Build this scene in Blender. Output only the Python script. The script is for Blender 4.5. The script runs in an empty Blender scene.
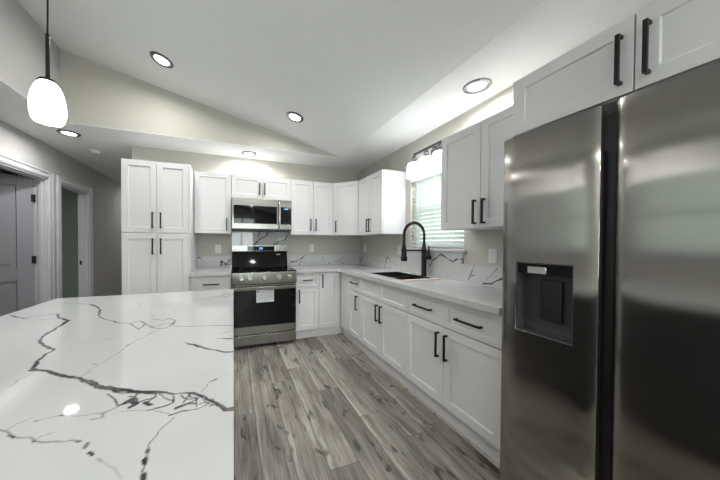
import bpy, bmesh, math, random
import numpy as np
from mathutils import Vector, Matrix
PI = math.pi
random.seed(5)
scene = bpy.context.scene
COL = scene.collection

# ------------------------------------------------------------------ camera
cam_d = bpy.data.cameras.new('camera')
cam = bpy.data.objects.new('camera', cam_d); COL.objects.link(cam)
YAW, PITCH, ROLL, FPX = 0.349627, -0.01337, 0.004607, 258.978
_F = Vector((math.sin(YAW)*math.cos(PITCH), math.cos(YAW)*math.cos(PITCH), math.sin(PITCH)))
_R = Vector((math.cos(YAW), -math.sin(YAW), 0)); _U = _R.cross(_F)
_R2 = _R*math.cos(ROLL) + _U*math.sin(ROLL); _U2 = -_R*math.sin(ROLL) + _U*math.cos(ROLL)
m = Matrix((( _R2.x, _U2.x, -_F.x, -1.97949), (_R2.y, _U2.y, -_F.y, -3.86661), (_R2.z, _U2.z, -_F.z, 1.25833), (0, 0, 0, 1)))
cam.matrix_world = m
cam_d.sensor_width = 36; cam_d.sensor_fit = 'HORIZONTAL'
cam_d.lens = FPX/720*36
cam_d.shift_x = (360-327.76)/720
cam_d.shift_y = (246.45-240)/720
cam_d.clip_start = 0.02
scene.camera = cam

# ------------------------------------------------------------------ world, exposure
scene.view_settings.view_transform = 'Standard'
scene.view_settings.look = 'None'
scene.view_settings.gamma = 1
scene.view_settings.use_curve_mapping = False
scene.view_settings.exposure = 0.20
LAMP_W = 9.0          # each recessed light
FAR_W = 18.0           # unseen recessed lights added behind the camera
world = bpy.data.worlds.new('world'); scene.world = world
world.use_nodes = True
wn = world.node_tree.nodes; wl = world.node_tree.links
bg = wn['Background']
tc = wn.new('ShaderNodeTexCoord'); sep = wn.new('ShaderNodeSeparateXYZ'); rmp = wn.new('ShaderNodeValToRGB')
wl.new(tc.outputs['Generated'], sep.inputs[0]); wl.new(sep.outputs['Z'], rmp.inputs[0]); wl.new(rmp.outputs[0], bg.inputs[0])
rmp.color_ramp.elements[0].position = 0.0; rmp.color_ramp.elements[0].color = (.60, .66, .60, 1)
rmp.color_ramp.elements[1].position = 0.12; rmp.color_ramp.elements[1].color = (.92, .96, .95, 1)
bg.inputs[1].default_value = 3.0

def fill_daylight(loc, rot, sx, sy, w):
    d = bpy.data.lights.new('fill_daylight', 'AREA'); d.shape = 'RECTANGLE'; d.size = sx; d.size_y = sy; d.energy = w; d.color = (.97, .985, 1.0)
    o = bpy.data.objects.new('fill_daylight', d); COL.objects.link(o); o.location = loc; o.rotation_euler = rot
fill_daylight((-1.65, -7.75, 1.48), (PI/2, 0, 0), 1.0, 1.5, 60)      # fill light added behind the camera, outside the made-up rear window
# ------------------------------------------------------------------ materials
def newmat(name):
    m = bpy.data.materials.new(name); m.use_nodes = True
    return m, m.node_tree.nodes, m.node_tree.links, m.node_tree.nodes['Principled BSDF']
def pbr(name, col, rough=.5, metal=0., var=.03, scale=6., bump=0., bscale=200., spec=.5, coat=0., aniso=0.):
    m, n, l, b = newmat(name)
    b.inputs['Roughness'].default_value = rough; b.inputs['Metallic'].default_value = metal
    b.inputs['Specular IOR Level'].default_value = spec
    if coat: b.inputs['Coat Weight'].default_value = coat; b.inputs['Coat Roughness'].default_value = .04
    t = n.new('ShaderNodeTexCoord'); no = n.new('ShaderNodeTexNoise'); no.inputs['Scale'].default_value = scale
    no.inputs['Detail'].default_value = 4
    l.new(t.outputs['Object'], no.inputs['Vector'])
    mx = n.new('ShaderNodeMix'); mx.data_type = 'RGBA'
    mx.inputs[6].default_value = tuple(c*(1-var) for c in col)+(1,)
    mx.inputs[7].default_value = tuple(min(1, c*(1+var)) for c in col)+(1,)
    l.new(no.outputs[0], mx.inputs[0]); l.new(mx.outputs[2], b.inputs['Base Color'])
    if bump:
        n2 = n.new('ShaderNodeTexNoise'); n2.inputs['Scale'].default_value = bscale; n2.inputs['Detail'].default_value = 2
        l.new(t.outputs['Object'], n2.inputs['Vector'])
        bp = n.new('ShaderNodeBump'); bp.inputs['Strength'].default_value = bump; bp.inputs['Distance'].default_value = .002
        l.new(n2.outputs[0], bp.inputs['Height']); l.new(bp.outputs[0], b.inputs['Normal'])
    return m
def emis(name, col, s):
    m = bpy.data.materials.new(name); m.use_nodes = True; n = m.node_tree.nodes; l = m.node_tree.links
    n.remove(n['Principled BSDF']); e = n.new('ShaderNodeEmission'); e.inputs[0].default_value = tuple(col)+(1,); e.inputs[1].default_value = s
    l.new(e.outputs[0], n['Material Output'].inputs[0]); return m

WALL = pbr('greige_wall_paint', (.52, .51, .46), .85, bump=.12, bscale=160)
HALL = pbr('dimmed_wall_paint', (.47, .465, .455), .85, bump=.12, bscale=160)  # same wall paint, the weaker light around the hall put into its colour
CEIL = pbr('white_ceiling_paint', (.84, .85, .84), .9, bump=.15, bscale=120, var=.015)
TRIM = pbr('white_trim_paint', (.57, .57, .60), .4, var=.02)
CAB = pbr('white_cabinet_paint', (.76, .76, .77), .38, var=.012, scale=3)
CABIN = pbr('cabinet_side_paint', (.75, .75, .76), .42, var=.012, scale=3)
DOORP = pbr('door_paint', (.27, .27, .295), .45, var=.02)
BLACK = pbr('matte_black_metal', (.012, .012, .013), .38, metal=.3, var=.1)
BRONZE = pbr('dark_pewter_metal', (.10, .10, .11), .35, metal=.7, var=.1)
RING = pbr('satin_nickel_ring', (.16, .16, .18), .35, metal=.8, var=.05)
GLOSSB = pbr('black_glass', (.004, .004, .005), .05, var=.1, spec=.22)
BLKPL = pbr('black_plastic', (.015, .015, .016), .4, var=.1)
GREYPL = pbr('dark_grey_plastic', (.05, .05, .055), .35, var=.05)
CHROME = pbr('polished_steel', (.65, .65, .63), .18, metal=1, var=.03)
WPLAS = pbr('white_plastic', (.78, .78, .77), .35, var=.01)
DARKI = pbr('charcoal_island_paint', (.035, .036, .04), .5, var=.05)
SINKM = pbr('black_granite_sink', (.008, .008, .009), .45, var=.2, scale=300)
WOOD = pbr('pale_wood_board', (.60, .46, .40), .5, var=.12, scale=20)
PAPER = pbr('paper_label', (.62, .63, .65), .6, var=.02)
INK = pbr('dark_ink', (.05, .05, .06), .6)
INKG = pbr('grey_ink', (.36, .37, .40), .6)
BLUE = emis('blue_clock_digits', (.15, .45, 1.0), 2.0)
BATHF = pbr('pale_tile_floor', (.62, .74, .74), .3, var=.04)
BATHW = pbr('sage_bath_paint', (.36, .42, .37), .8, var=.02)
DAYL = None

def steel(name, col, rough, along='Z', aniso=.75, streak=.05, brush=0.):
    m, n, l, b = newmat(name)
    b.inputs['Metallic'].default_value = 1; b.inputs['Roughness'].default_value = rough
    b.inputs['Anisotropic'].default_value = aniso
    t = n.new('ShaderNodeTexCoord'); mp = n.new('ShaderNodeMapping')
    mp.inputs['Scale'].default_value = (2, 2, 700) if along == 'H' else (700, 700, 2)
    no = n.new('ShaderNodeTexNoise'); no.inputs['Scale'].default_value = 1; no.inputs['Detail'].default_value = 3
    l.new(t.outputs['Object'], mp.inputs[0]); l.new(mp.outputs[0], no.inputs['Vector'])
    mx = n.new('ShaderNodeMix'); mx.data_type = 'RGBA'
    mx.inputs[6].default_value = tuple(c*(1-streak) for c in col)+(1,); mx.inputs[7].default_value = tuple(c*(1+streak) for c in col)+(1,)
    l.new(no.outputs[0], mx.inputs[0]); l.new(mx.outputs[2], b.inputs['Base Color'])
    tg = n.new('ShaderNodeTangent'); tg.direction_type = 'RADIAL'; tg.axis = 'Z'
    l.new(tg.outputs[0], b.inputs['Tangent'])
    if brush:          # upright brush lines spread a reflection sideways
        m2 = n.new('ShaderNodeMapping'); m2.inputs['Scale'].default_value = (900, 900, .5); l.new(t.outputs['Object'], m2.inputs[0])
        n2 = n.new('ShaderNodeTexNoise'); n2.inputs['Scale'].default_value = 1; n2.inputs['Detail'].default_value = 1; l.new(m2.outputs[0], n2.inputs['Vector'])
        bp = n.new('ShaderNodeBump'); bp.inputs['Strength'].default_value = brush; bp.inputs['Distance'].default_value = .001
        l.new(n2.outputs[0], bp.inputs['Height']); l.new(bp.outputs[0], b.inputs['Normal'])
    return m
STEEL = steel('brushed_stainless_steel', (.26, .255, .24), .20, 'V', .9, .03)
FSTEEL = steel('dark_brushed_stainless_steel', (.34, .33, .31), .165, 'V', 1.0, .02)

def quartz():
    m, n, l, b = newmat('white_quartz_with_veins')
    b.inputs['Roughness'].default_value = .03; b.inputs['Specular IOR Level'].default_value = .35
    t = n.new('ShaderNodeTexCoord')
    at = n.new('ShaderNodeAttribute'); at.attribute_name = 'vein'
    # faint hairline veining everywhere
    no = n.new('ShaderNodeTexNoise'); no.inputs['Scale'].default_value = 1.4; no.inputs['Detail'].default_value = 8; no.inputs['Distortion'].default_value = .6
    l.new(t.outputs['Object'], no.inputs['Vector'])
    s1 = n.new('ShaderNodeMath'); s1.operation = 'SUBTRACT'; s1.inputs[1].default_value = .5; l.new(no.outputs[0], s1.inputs[0])
    s2 = n.new('ShaderNodeMath'); s2.operation = 'ABSOLUTE'; l.new(s1.outputs[0], s2.inputs[0])
    mr = n.new('ShaderNodeMapRange'); mr.inputs[1].default_value = 0; mr.inputs[2].default_value = .010; mr.inputs[3].default_value = .30; mr.inputs[4].default_value = 0
    l.new(s2.outputs[0], mr.inputs[0])
    n2 = n.new('ShaderNodeTexNoise'); n2.inputs['Scale'].default_value = 2.6; n2.inputs['Detail'].default_value = 3; l.new(t.outputs['Object'], n2.inputs['Vector'])
    mr2 = n.new('ShaderNodeMapRange'); mr2.inputs[1].default_value = .5; mr2.inputs[2].default_value = .65; l.new(n2.outputs[0], mr2.inputs[0])
    mu = n.new('ShaderNodeMath'); mu.operation = 'MULTIPLY'; l.new(mr.outputs[0], mu.inputs[0]); l.new(mr2.outputs[0], mu.inputs[1])
    mxx = n.new('ShaderNodeMath'); mxx.operation = 'MAXIMUM'; l.new(at.outputs['Fac'], mxx.inputs[0]); l.new(mu.outputs[0], mxx.inputs[1])
    # vein colour wanders between blue-black, grey and a little ochre
    n3 = n.new('ShaderNodeTexNoise'); n3.inputs['Scale'].default_value = 22; n3.inputs['Detail'].default_value = 3; l.new(t.outputs['Object'], n3.inputs['Vector'])
    cr = n.new('ShaderNodeValToRGB'); e = cr.color_ramp.elements
    e[0].position = .35; e[0].color = (.018, .018, .03, 1); e[1].position = .72; e[1].color = (.20, .18, .155, 1)
    x = e.new(.52); x.color = (.06, .057, .062, 1)
    l.new(n3.outputs[0], cr.inputs[0])
    n4 = n.new('ShaderNodeTexNoise'); n4.inputs['Scale'].default_value = 3; l.new(t.outputs['Object'], n4.inputs['Vector'])
    bw = n.new('ShaderNodeMix'); bw.data_type = 'RGBA'; bw.inputs[6].default_value = (.57, .58, .585, 1); bw.inputs[7].default_value = (.625, .63, .63, 1)
    l.new(n4.outputs[0], bw.inputs[0])
    mx = n.new('ShaderNodeMix'); mx.data_type = 'RGBA'
    l.new(mxx.outputs[0], mx.inputs[0]); l.new(bw.outputs[2], mx.inputs[6]); l.new(cr.outputs[0], mx.inputs[7])
    l.new(mx.outputs[2], b.inputs['Base Color'])
    return m
QUARTZ = quartz()

def planks():
    m, n, l, b = newmat('grey_oak_planks')
    W, L = .178, 1.22
    t = n.new('ShaderNodeTexCoord'); sp = n.new('ShaderNodeSeparateXYZ'); l.new(t.outputs['Object'], sp.inputs[0])
    def M(op, a, bb=None, c=None):
        x = n.new('ShaderNodeMath'); x.operation = op
        for i, v in enumerate((a, bb, c)):
            if v is None: continue
            if isinstance(v, (int, float)): x.inputs[i].default_value = v
            else: l.new(v, x.inputs[i])
        return x.outputs[0]
    u = M('DIVIDE', M('ADD', sp.outputs['X'], 1.655), W)
    row = M('FLOOR', u); fu = M('SUBTRACT', u, row)
    wn1 = n.new('ShaderNodeTexWhiteNoise'); wn1.noise_dimensions = '1D'; l.new(row, wn1.inputs['W'])
    v = M('ADD', M('DIVIDE', sp.outputs['Y'], L), M('MULTIPLY', wn1.outputs['Value'], 7.31))
    cell = M('FLOOR', v); fv = M('SUBTRACT', v, cell)
    cb = n.new('ShaderNodeCombineXYZ'); l.new(row, cb.inputs[0]); l.new(cell, cb.inputs[1])
    wn2 = n.new('ShaderNodeTexWhiteNoise'); wn2.noise_dimensions = '2D'; l.new(cb.outputs[0], wn2.inputs['Vector'])
    r2 = wn2.outputs['Value']
    # grain, its own offset for each plank
    cg = n.new('ShaderNodeCombineXYZ')
    l.new(M('ADD', M('MULTIPLY', sp.outputs['X'], 1.0), M('MULTIPLY', r2, 13.)), cg.inputs[0])
    l.new(M('MULTIPLY', sp.outputs['Y'], .10), cg.inputs[1]); l.new(M('MULTIPLY', r2, 41.), cg.inputs[2])
    g1 = n.new('ShaderNodeTexNoise'); g1.inputs['Scale'].default_value = 21; g1.inputs['Detail'].default_value = 7; g1.inputs['Roughness'].default_value = .62; g1.inputs['Distortion'].default_value = .5
    l.new(cg.outputs[0], g1.inputs['Vector'])
    cg2 = n.new('ShaderNodeCombineXYZ')
    l.new(M('ADD', sp.outputs['X'], M('MULTIPLY', r2, 7.)), cg2.inputs[0]); l.new(M('MULTIPLY', sp.outputs['Y'], .03), cg2.inputs[1]); l.new(M('MULTIPLY', r2, 17.), cg2.inputs[2])
    g2 = n.new('ShaderNodeTexNoise'); g2.inputs['Scale'].default_value = 130; g2.inputs['Detail'].default_value = 6; l.new(cg2.outputs[0], g2.inputs['Vector'])
    # knots
    cg3 = n.new('ShaderNodeCombineXYZ')
    l.new(M('ADD', M('MULTIPLY', sp.outputs['X'], 1.), M('MULTIPLY', r2, 5.)), cg3.inputs[0]); l.new(M('MULTIPLY', sp.outputs['Y'], .42), cg3.inputs[1]); l.new(M('MULTIPLY', r2, 3.), cg3.inputs[2])
    kn = n.new('ShaderNodeTexNoise'); kn.inputs['Scale'].default_value = 15; kn.inputs['Detail'].default_value = 2; kn.inputs['Distortion'].default_value = .5
    l.new(cg3.outputs[0], kn.inputs['Vector'])
    km = n.new('ShaderNodeMapRange'); km.inputs[1].default_value = .62; km.inputs[2].default_value = .80; l.new(kn.outputs[0], km.inputs[0])
    val = M('ADD', M('ADD', M('MULTIPLY', M('SUBTRACT', g1.outputs[0], .5), .72), .585), M('MULTIPLY', M('SUBTRACT', g2.outputs[0], .5), .36))
    val = M('ADD', val, M('MULTIPLY', M('SUBTRACT', r2, .5), .24))
    val = M('SUBTRACT', val, M('MULTIPLY', km.outputs[0], .55))
    # pale sapwood streak along one edge of some planks
    wob = M('ADD', .10, M('MULTIPLY', M('SUBTRACT', kn.outputs[0], .5), .35))
    es = n.new('ShaderNodeMapRange'); es.inputs[1].default_value = 0; es.inputs[2].default_value = .10; es.inputs[3].default_value = 1; es.inputs[4].default_value = 0
    l.new(M('ABSOLUTE', M('SUBTRACT', fu, wob)), es.inputs[0])
    val = M('ADD', val, M('MULTIPLY', M('MULTIPLY', es.outputs[0], M('GREATER_THAN', r2, .35)), .13))
    cr = n.new('ShaderNodeValToRGB'); e = cr.color_ramp.elements
    e[0].position = .30; e[0].color = (.045, .040, .034, 1)
    e[1].position = .84; e[1].color = (.47, .44, .395, 1)
    x = e.new(.48); x.color = (.135, .121, .104, 1)
    x = e.new(.64); x.color = (.265, .243, .213, 1)
    l.new(val, cr.inputs[0])
    gu = M('MINIMUM', fu, M('SUBTRACT', 1., fu)); gv = M('MINIMUM', fv, M('SUBTRACT', 1., fv))
    ju = M('LESS_THAN', gu, .012); jv = M('LESS_THAN', gv, .0016)
    j = M('MULTIPLY', M('MAXIMUM', ju, jv), .75)
    mx = n.new('ShaderNodeMix'); mx.data_type = 'RGBA'; l.new(j, mx.inputs[0]); l.new(cr.outputs[0], mx.inputs[6]); mx.inputs[7].default_value = (.05, .043, .037, 1)
    l.new(mx.outputs[2], b.inputs['Base Color'])
    b.inputs['Roughness'].default_value = .42
    bp = n.new('ShaderNodeBump'); bp.inputs['Strength'].default_value = .25; bp.inputs['Distance'].default_value = .002
    l.new(M('SUBTRACT', g1.outputs[0], M('MULTIPLY', j, 2.)), bp.inputs['Height']); l.new(bp.outputs[0], b.inputs['Normal'])
    return m
PLANK = planks()

def slatmat():
    m, n, l, b = newmat('white_blind_slat')
    b.inputs['Base Color'].default_value = (.84, .85, .84, 1); b.inputs['Roughness'].default_value = .4
    tr = n.new('ShaderNodeBsdfTranslucent'); tr.inputs[0].default_value = (.86, .90, .88, 1)
    ms = n.new('ShaderNodeMixShader'); ms.inputs[0].default_value = .5
    l.new(b.outputs[0], ms.inputs[1]); l.new(tr.outputs[0], ms.inputs[2]); l.new(ms.outputs[0], n['Material Output'].inputs[0])
    return m
SLAT = slatmat()
def glassmat():
    m = bpy.data.materials.new('window_glass'); m.use_nodes = True; n = m.node_tree.nodes; l = m.node_tree.links
    n.remove(n['Principled BSDF'])
    g = n.new('ShaderNodeBsdfGlossy'); g.inputs['Roughness'].default_value = .02
    t = n.new('ShaderNodeBsdfTransparent'); t.inputs[0].default_value = (.93, .97, .96, 1)
    ms = n.new('ShaderNodeMixShader'); ms.inputs[0].default_value = .08
    l.new(t.outputs[0], ms.inputs[1]); l.new(g.outputs[0], ms.inputs[2]); l.new(ms.outputs[0], n['Material Output'].inputs[0])
    return m
GLASS = glassmat()
def alabaster(name, s, dk=.62, p0=.42, p1=.56):
    m = bpy.data.materials.new(name); m.use_nodes = True; n = m.node_tree.nodes; l = m.node_tree.links
    b = n['Principled BSDF']; b.inputs['Roughness'].default_value = .25
    t = n.new('ShaderNodeTexCoord'); no = n.new('ShaderNodeTexNoise'); no.inputs['Scale'].default_value = 14; no.inputs['Detail'].default_value = 6; no.inputs['Distortion'].default_value = 1.5
    l.new(t.outputs['Object'], no.inputs['Vector'])
    cr = n.new('ShaderNodeValToRGB'); cr.color_ramp.elements[0].position = p0; cr.color_ramp.elements[0].color = (dk, dk*1.05, dk*1.08, 1)
    cr.color_ramp.elements[1].position = p1; cr.color_ramp.elements[1].color = (1, 1, 1, 1)
    l.new(no.outputs[0], cr.inputs[0]); l.new(cr.outputs[0], b.inputs['Base Color']); l.new(cr.outputs[0], b.inputs['Emission Color'])
    b.inputs['Emission Strength'].default_value = s
    return m
ALAB = alabaster('white_alabaster_glass', 6.0, .13, .34, .50)
VANG = alabaster('glowing_frosted_glass', 6.0)
LENS = emis('glowing_lens', (1, .98, .95), 9)

# ------------------------------------------------------------------ mesh helpers
class MB:
    def __init__(s): s.bm = bmesh.new()
    def quadbox(s, P, mi=0):
        v = [s.bm.verts.new(p) for p in P]
        for f in ((0, 3, 2, 1), (4, 5, 6, 7), (0, 1, 5, 4), (1, 2, 6, 5), (2, 3, 7, 6), (3, 0, 4, 7)):
            fc = s.bm.faces.new([v[i] for i in f]); fc.material_index = mi
        return s
    def box(s, a, b, mi=0):
        x0, y0, z0 = (min(a[i], b[i]) for i in range(3)); x1, y1, z1 = (max(a[i], b[i]) for i in range(3))
        return s.quadbox([(x0, y0, z0), (x1, y0, z0), (x1, y1, z0), (x0, y1, z0), (x0, y0, z1), (x1, y0, z1), (x1, y1, z1), (x0, y1, z1)], mi)
    def prism(s, poly, z0, z1, mi=0):           # poly counter-clockwise in xy
        lo = [s.bm.verts.new((x, y, z0)) for x, y in poly]; hi = [s.bm.verts.new((x, y, z1)) for x, y in poly]
        n = len(poly)
        f = s.bm.faces.new(lo[::-1]); f.material_index = mi
        f = s.bm.faces.new(hi); f.material_index = mi
        for i in range(n):
            f = s.bm.faces.new((lo[i], lo[(i+1) % n], hi[(i+1) % n], hi[i])); f.material_index = mi
        return s
    def tube(s, pts, r, seg=12, mi=0, caps=True):
        pts = [Vector(p) for p in pts]; rs = r if isinstance(r, (list, tuple)) else [r]*len(pts)
        up = None; rings = []
        for i, p in enumerate(pts):
            d = (pts[min(i+1, len(pts)-1)] - pts[max(i-1, 0)]).normalized()
            if up is None:
                up = Vector((0, 0, 1)) if abs(d.z) < .9 else Vector((1, 0, 0))
            a = (up - d*up.dot(d)).normalized(); b = d.cross(a); up = a
            rings.append([s.bm.verts.new(p + a*math.cos(2*PI*k/seg)*rs[i] + b*math.sin(2*PI*k/seg)*rs[i]) for k in range(seg)])
        for i in range(len(rings)-1):
            for k in range(seg):
                f = s.bm.faces.new((rings[i][k], rings[i][(k+1) % seg], rings[i+1][(k+1) % seg], rings[i+1][k])); f.material_index = mi
        if caps:
            for q in (rings[0][::-1], rings[-1]):
                f = s.bm.faces.new(q); f.material_index = mi
        return s
    def lathe(s, prof, c=(0, 0, 0), seg=40, mi=0, axis='z', closed=False):    # prof: (r, h)
        c = Vector(c); rings = []
        def P(r, h, a):
            q = Vector((r*math.cos(a), r*math.sin(a), h))
            if axis == 'x': q = Vector((-q.z, q.x, q.y))     # points towards -x
            if axis == 'y': q = Vector((q.x, -q.z, q.y))     # points towards -y
            return c + q
        for r, h in prof:
            if r < 1e-6: rings.append([s.bm.verts.new(P(0, h, 0))])
            else: rings.append([s.bm.verts.new(P(r, h, 2*PI*k/seg)) for k in range(seg)])
        for i in range(len(rings)-1):
            A, B = rings[i], rings[i+1]
            for k in range(seg):
                k2 = (k+1) % seg
                if len(A) == 1 and len(B) == 1: continue
                if len(A) == 1: f = s.bm.faces.new((A[0], B[k2], B[k]))
                elif len(B) == 1: f = s.bm.faces.new((A[k], A[k2], B[0]))
                else: f = s.bm.faces.new((A[k], A[k2], B[k2], B[k]))
                f.material_index = mi
        return s
    def build(s, name, mats, parent=None, bevel=0., label=None):
        bm = s.bm
        bmesh.ops.recalc_face_normals(bm, faces=bm.faces)
        for f in bm.faces: f.smooth = True
        for e in bm.edges:
            if len(e.link_faces) != 2 or e.calc_face_angle(0) > math.radians(32): e.smooth = False
        me = bpy.data.meshes.new(name); bm.to_mesh(me); bm.free()
        for x in (mats if isinstance(mats, (list, tuple)) else [mats]): me.materials.append(x)
        o = bpy.data.objects.new(name, me); COL.objects.link(o)
        if parent is not None: o.parent = parent
        if bevel:
            bv = o.modifiers.new('bevel', 'BEVEL'); bv.width = bevel; bv.segments = 2; bv.limit_method = 'ANGLE'; bv.angle_limit = math.radians(40)
        if label: o['label'] = label
        return o
def tag(o, label=None, cat=None, group=None, kind=None):
    if label: o['label'] = label
    if cat: o['category'] = cat
    if group: o['group'] = group
    if kind: o['kind'] = kind
    return o
def thing(name, label, cat, loc=(0, 0, 0), rz=0., group=None):
    o = bpy.data.objects.new(name, None); COL.objects.link(o); o.empty_display_size = .1
    o.location = loc; o.rotation_euler = (0, 0, rz)
    return tag(o, label, cat, group)
def struct(name, mb, mat, bevel=0., label=None, parent=None):
    o = mb.build(name, mat, parent, bevel)
    if parent is None: o['kind'] = 'structure'
    if label: o['label'] = label
    return o

# ------------------------------------------------------------------ room shell
H = 2.454                    # flat ceiling
VX0, VX1, VY = -3.60, -.55, -.50      # the vault opening
SL = .2385                   # slope of the vault
XL, YN, YF = -4.13, -7.60, 3.60
def vz(x): return H + SL*(VX1-x)
struct('floor', MB().box((-4.25, YN-.12, -.05), (.12, YF+.12, 0)), PLANK)
c = MB()
c.box((XL-.12, VY, H), (.12, YF+.12, H+.004))                # back strip and hall
c.box((VX1, YN-.12, H), (.12, VY, H+.004))                   # right strip
c.box((XL-.12, YN-.12, H), (VX0, VY, H+.004))                # left strip
struct('ceiling', c, CEIL)
c = MB()
x0, x1 = VX0-.02, VX1
c.quadbox([(x0, YN, vz(x0)), (x1, YN, vz(x1)), (x1, VY+.02, vz(x1)), (x0, VY+.02, vz(x0)),
           (x0, YN, vz(x0)+.1), (x1, YN, vz(x1)+.1), (x1, VY+.02, vz(x1)+.1), (x0, VY+.02, vz(x0)+.1)])
struct('ceiling_vault', c, CEIL)
c = MB(); zt = vz(VX0)
a = [c.bm.verts.new(p) for p in ((VX0-.1, VY, H+.0045), (VX1, VY, H+.0045), (VX0-.1, VY, vz(VX0-.1)))]
b = [c.bm.verts.new(p) for p in ((VX0-.1, VY+.1, H+.0045), (VX1, VY+.1, H+.0045), (VX0-.1, VY+.1, vz(VX0-.1)))]
c.bm.faces.new(a); c.bm.faces.new(b[::-1])
for i in range(3): c.bm.faces.new((a[i], b[i], b[(i+1) % 3], a[(i+1) % 3]))
struct('wall_gable', c, WALL)
struct('wall_vault', MB().box((VX0-.1, YN, H+.0045), (VX0, VY, zt+.08)), HALL)
# back wall of the kitchen and the wall that turns into the hall
struct('wall_back', MB().box((-3.165, 0, 0), (.12, .12, H)), WALL)
struct('wall_hall', MB().box((-3.165, .12, 0), (-3.045, YF, H)), HALL)
struct('wall_far', MB().box((XL-.12, YF, 0), (-3.045, YF+.12, H)), HALL)
# right wall with the window opening
WY0, WY1, WZ0, WZ1 = -2.07, -1.31, 1.205, 2.06
w = MB()
w.box((0, YN, 0), (.12, WY0, H)); w.box((0, WY1, 0), (.12, 0, H)); w.box((0, WY0, 0), (.12, WY1, WZ0)); w.box((0, WY0, WZ1), (.12, WY1, H))
struct('wall_right', w, WALL)
# left wall with two door openings and a window
D1a, D1b, D2a, D2b, DT = -.46, .32, .57, 1.28, 2.035
LY0, LY1, LZ0, LZ1 = -3.45, -1.45, 1.15, 2.12
w = MB(); X0, X1 = XL-.12, XL
w.box((X0, YN, 0), (X1, LY0, H)); w.box((X0, LY0, 0), (X1, LY1, LZ0)); w.box((X0, LY0, LZ1), (X1, LY1, H)); w.box((X0, LY1, 0), (X1, D1a, H))
w.box((X0, D1a, DT), (X1, D1b, H)); w.box((X0, D1b, 0), (X1, D2a, H)); w.box((X0, D2a, DT), (X1, D2b, H)); w.box((X0, D2b, 0), (X1, YF, H))
struct('wall_left', w, HALL)
NX0, NX1, NZ0, NZ1 = -2.15, -1.15, .70, 2.25
w = MB(); w.box((XL-.12, YN-.12, 0), (NX0, YN, 3.4)); w.box((NX1, YN-.12, 0), (.12, YN, 3.4)); w.box((NX0, YN-.12, 0), (NX1, YN, NZ0)); w.box((NX0, YN-.12, NZ1), (NX1, YN, 3.4))
struct('wall_near', w, WALL)
# the rooms behind the two doorways
w = MB(); w.box((-6.4, -1.3, 0), (-6.3, .47, H)); w.box((-6.3, -1.4, 0), (-4.25, -1.3, H)); w.box((-6.3, .42, 0), (-4.25, .47, H))
struct('wall_bedroom', w, HALL)
struct('ceiling_bedroom', MB().box((-6.4, -1.4, H), (-4.25, .47, H+.05)), CEIL)
struct('floor_bedroom', MB().box((-6.4, -1.4, -.05), (-4.25, .47, 0)), PLANK)
w = MB(); w.box((-5.75, .47, 0), (-5.65, 2.6, H)); w.box((-5.65, 2.5, 0), (-4.25, 2.6, H)); w.box((-5.65, .47, 0), (-4.25, .50, H))
struct('wall_bathroom', w, BATHW)
struct('ceiling_bathroom', MB().box((-5.75, .47, H), (-4.25, 2.6, H+.05)), CEIL)
struct('floor_bathroom', MB().box((-5.75, .47, -.05), (-4.25, 2.6, 0)), BATHF)

# door trims: profiled casing and jambs
def doorway(name, y0, y1, near_in):
    m = MB(); cw = .085
    for s_, yy in ((-1, y0), (1, y1)):
        a_, b_ = (yy, yy+s_*cw)
        m.box((XL, a_, 0), (XL+.014, b_, DT+cw)); m.box((XL+.014, yy+s_*.012, 0), (XL+.020, yy+s_*.045, DT+.05)); m.box((XL+.014, yy+s_*.062, 0), (XL+.024, b_, DT+cw))
        m.box((X0-.005, yy-s_*.018, 0), (XL+.001, yy+s_*.002, DT)); m.box((XL-.075, yy-s_*.030, 0), (XL-.04, yy-s_*.018, DT-.012))   # jamb and stop
    m.box((XL, y0, DT), (XL+.014, y1, DT+cw)); m.box((XL+.014, y0, DT+.062), (XL+.024, y1, DT+cw)); m.box((XL+.014, y0, DT+.012), (XL+.020, y1, DT+.045))
    m.box((X0-.005, y0, DT-.018), (XL+.001, y1, DT+.002)); m.box((XL-.075, y0, DT-.030), (XL-.04, y1, DT-.018))
    return struct(name, m, TRIM, .002)
doorway('trim_1', D1a, D1b, 1)
t2 = doorway('trim_2', D2a, D2b, 1)
MB().box((XL-.105, D2b-.0225, .90), (XL-.08, D2b-.0175, .965)).build('strike_plate', BLACK, t2, label='black strike plate in the door jamb')
# the open door, hinged at the far jamb and swung into the bedroom
d1 = bpy.data.objects.new('door_1', None); COL.objects.link(d1); d1['kind'] = 'structure'
d1.location = (XL-.122, D1b-.03, 0); ang = math.atan2(-.81, -.59); d1.rotation_euler = (0, 0, ang)
DW = .73
def panel_door():
    m = MB(); T_ = .035
    st = .145
    # two recessed panels on each face: stiles, rails, sunk fields with a raised centre
    m.box((0, -T_/2, .01), (st, T_/2, 2.02)); m.box((DW-st, -T_/2, .01), (DW, T_/2, 2.02))
    for za, zb in ((.01, .22), (.80, .955), (1.90, 2.02)): m.box((st, -T_/2, za), (DW-st, T_/2, zb))
    for za, zb in ((.22, .80), (.955, 1.90)):
        m.box((st, -.007, za), (DW-st, .007, zb)); m.box((st+.045, -.013, za+.045), (DW-st-.045, .013, zb-.045))
    return m
pd = panel_door().build('door_panel', DOORP, d1, .003)
for z in (.28, 1.04, 1.78):
    h = MB().box((-.012, .014, z-.045), (.022, .0205, z+.045)); h.tube([(-.012, .020, z-.047), (-.012, .020, z+.047)], .006, 10)
    h.build('hinge', BLACK, d1, label='black door hinge')
hn = MB().tube([(DW-.06, -.0175, .95), (DW-.06, -.055, .95)], .012); hn.tube([(DW-.06, -.055, .95), (DW-.17, -.055, .95)], .008)
hn.lathe([(.03, .0), (.03, .008), (0, .009)], (DW-.06, -.0175, .95), 20, axis='y')
hn.build('door_handle', BLACK, d1)
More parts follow.
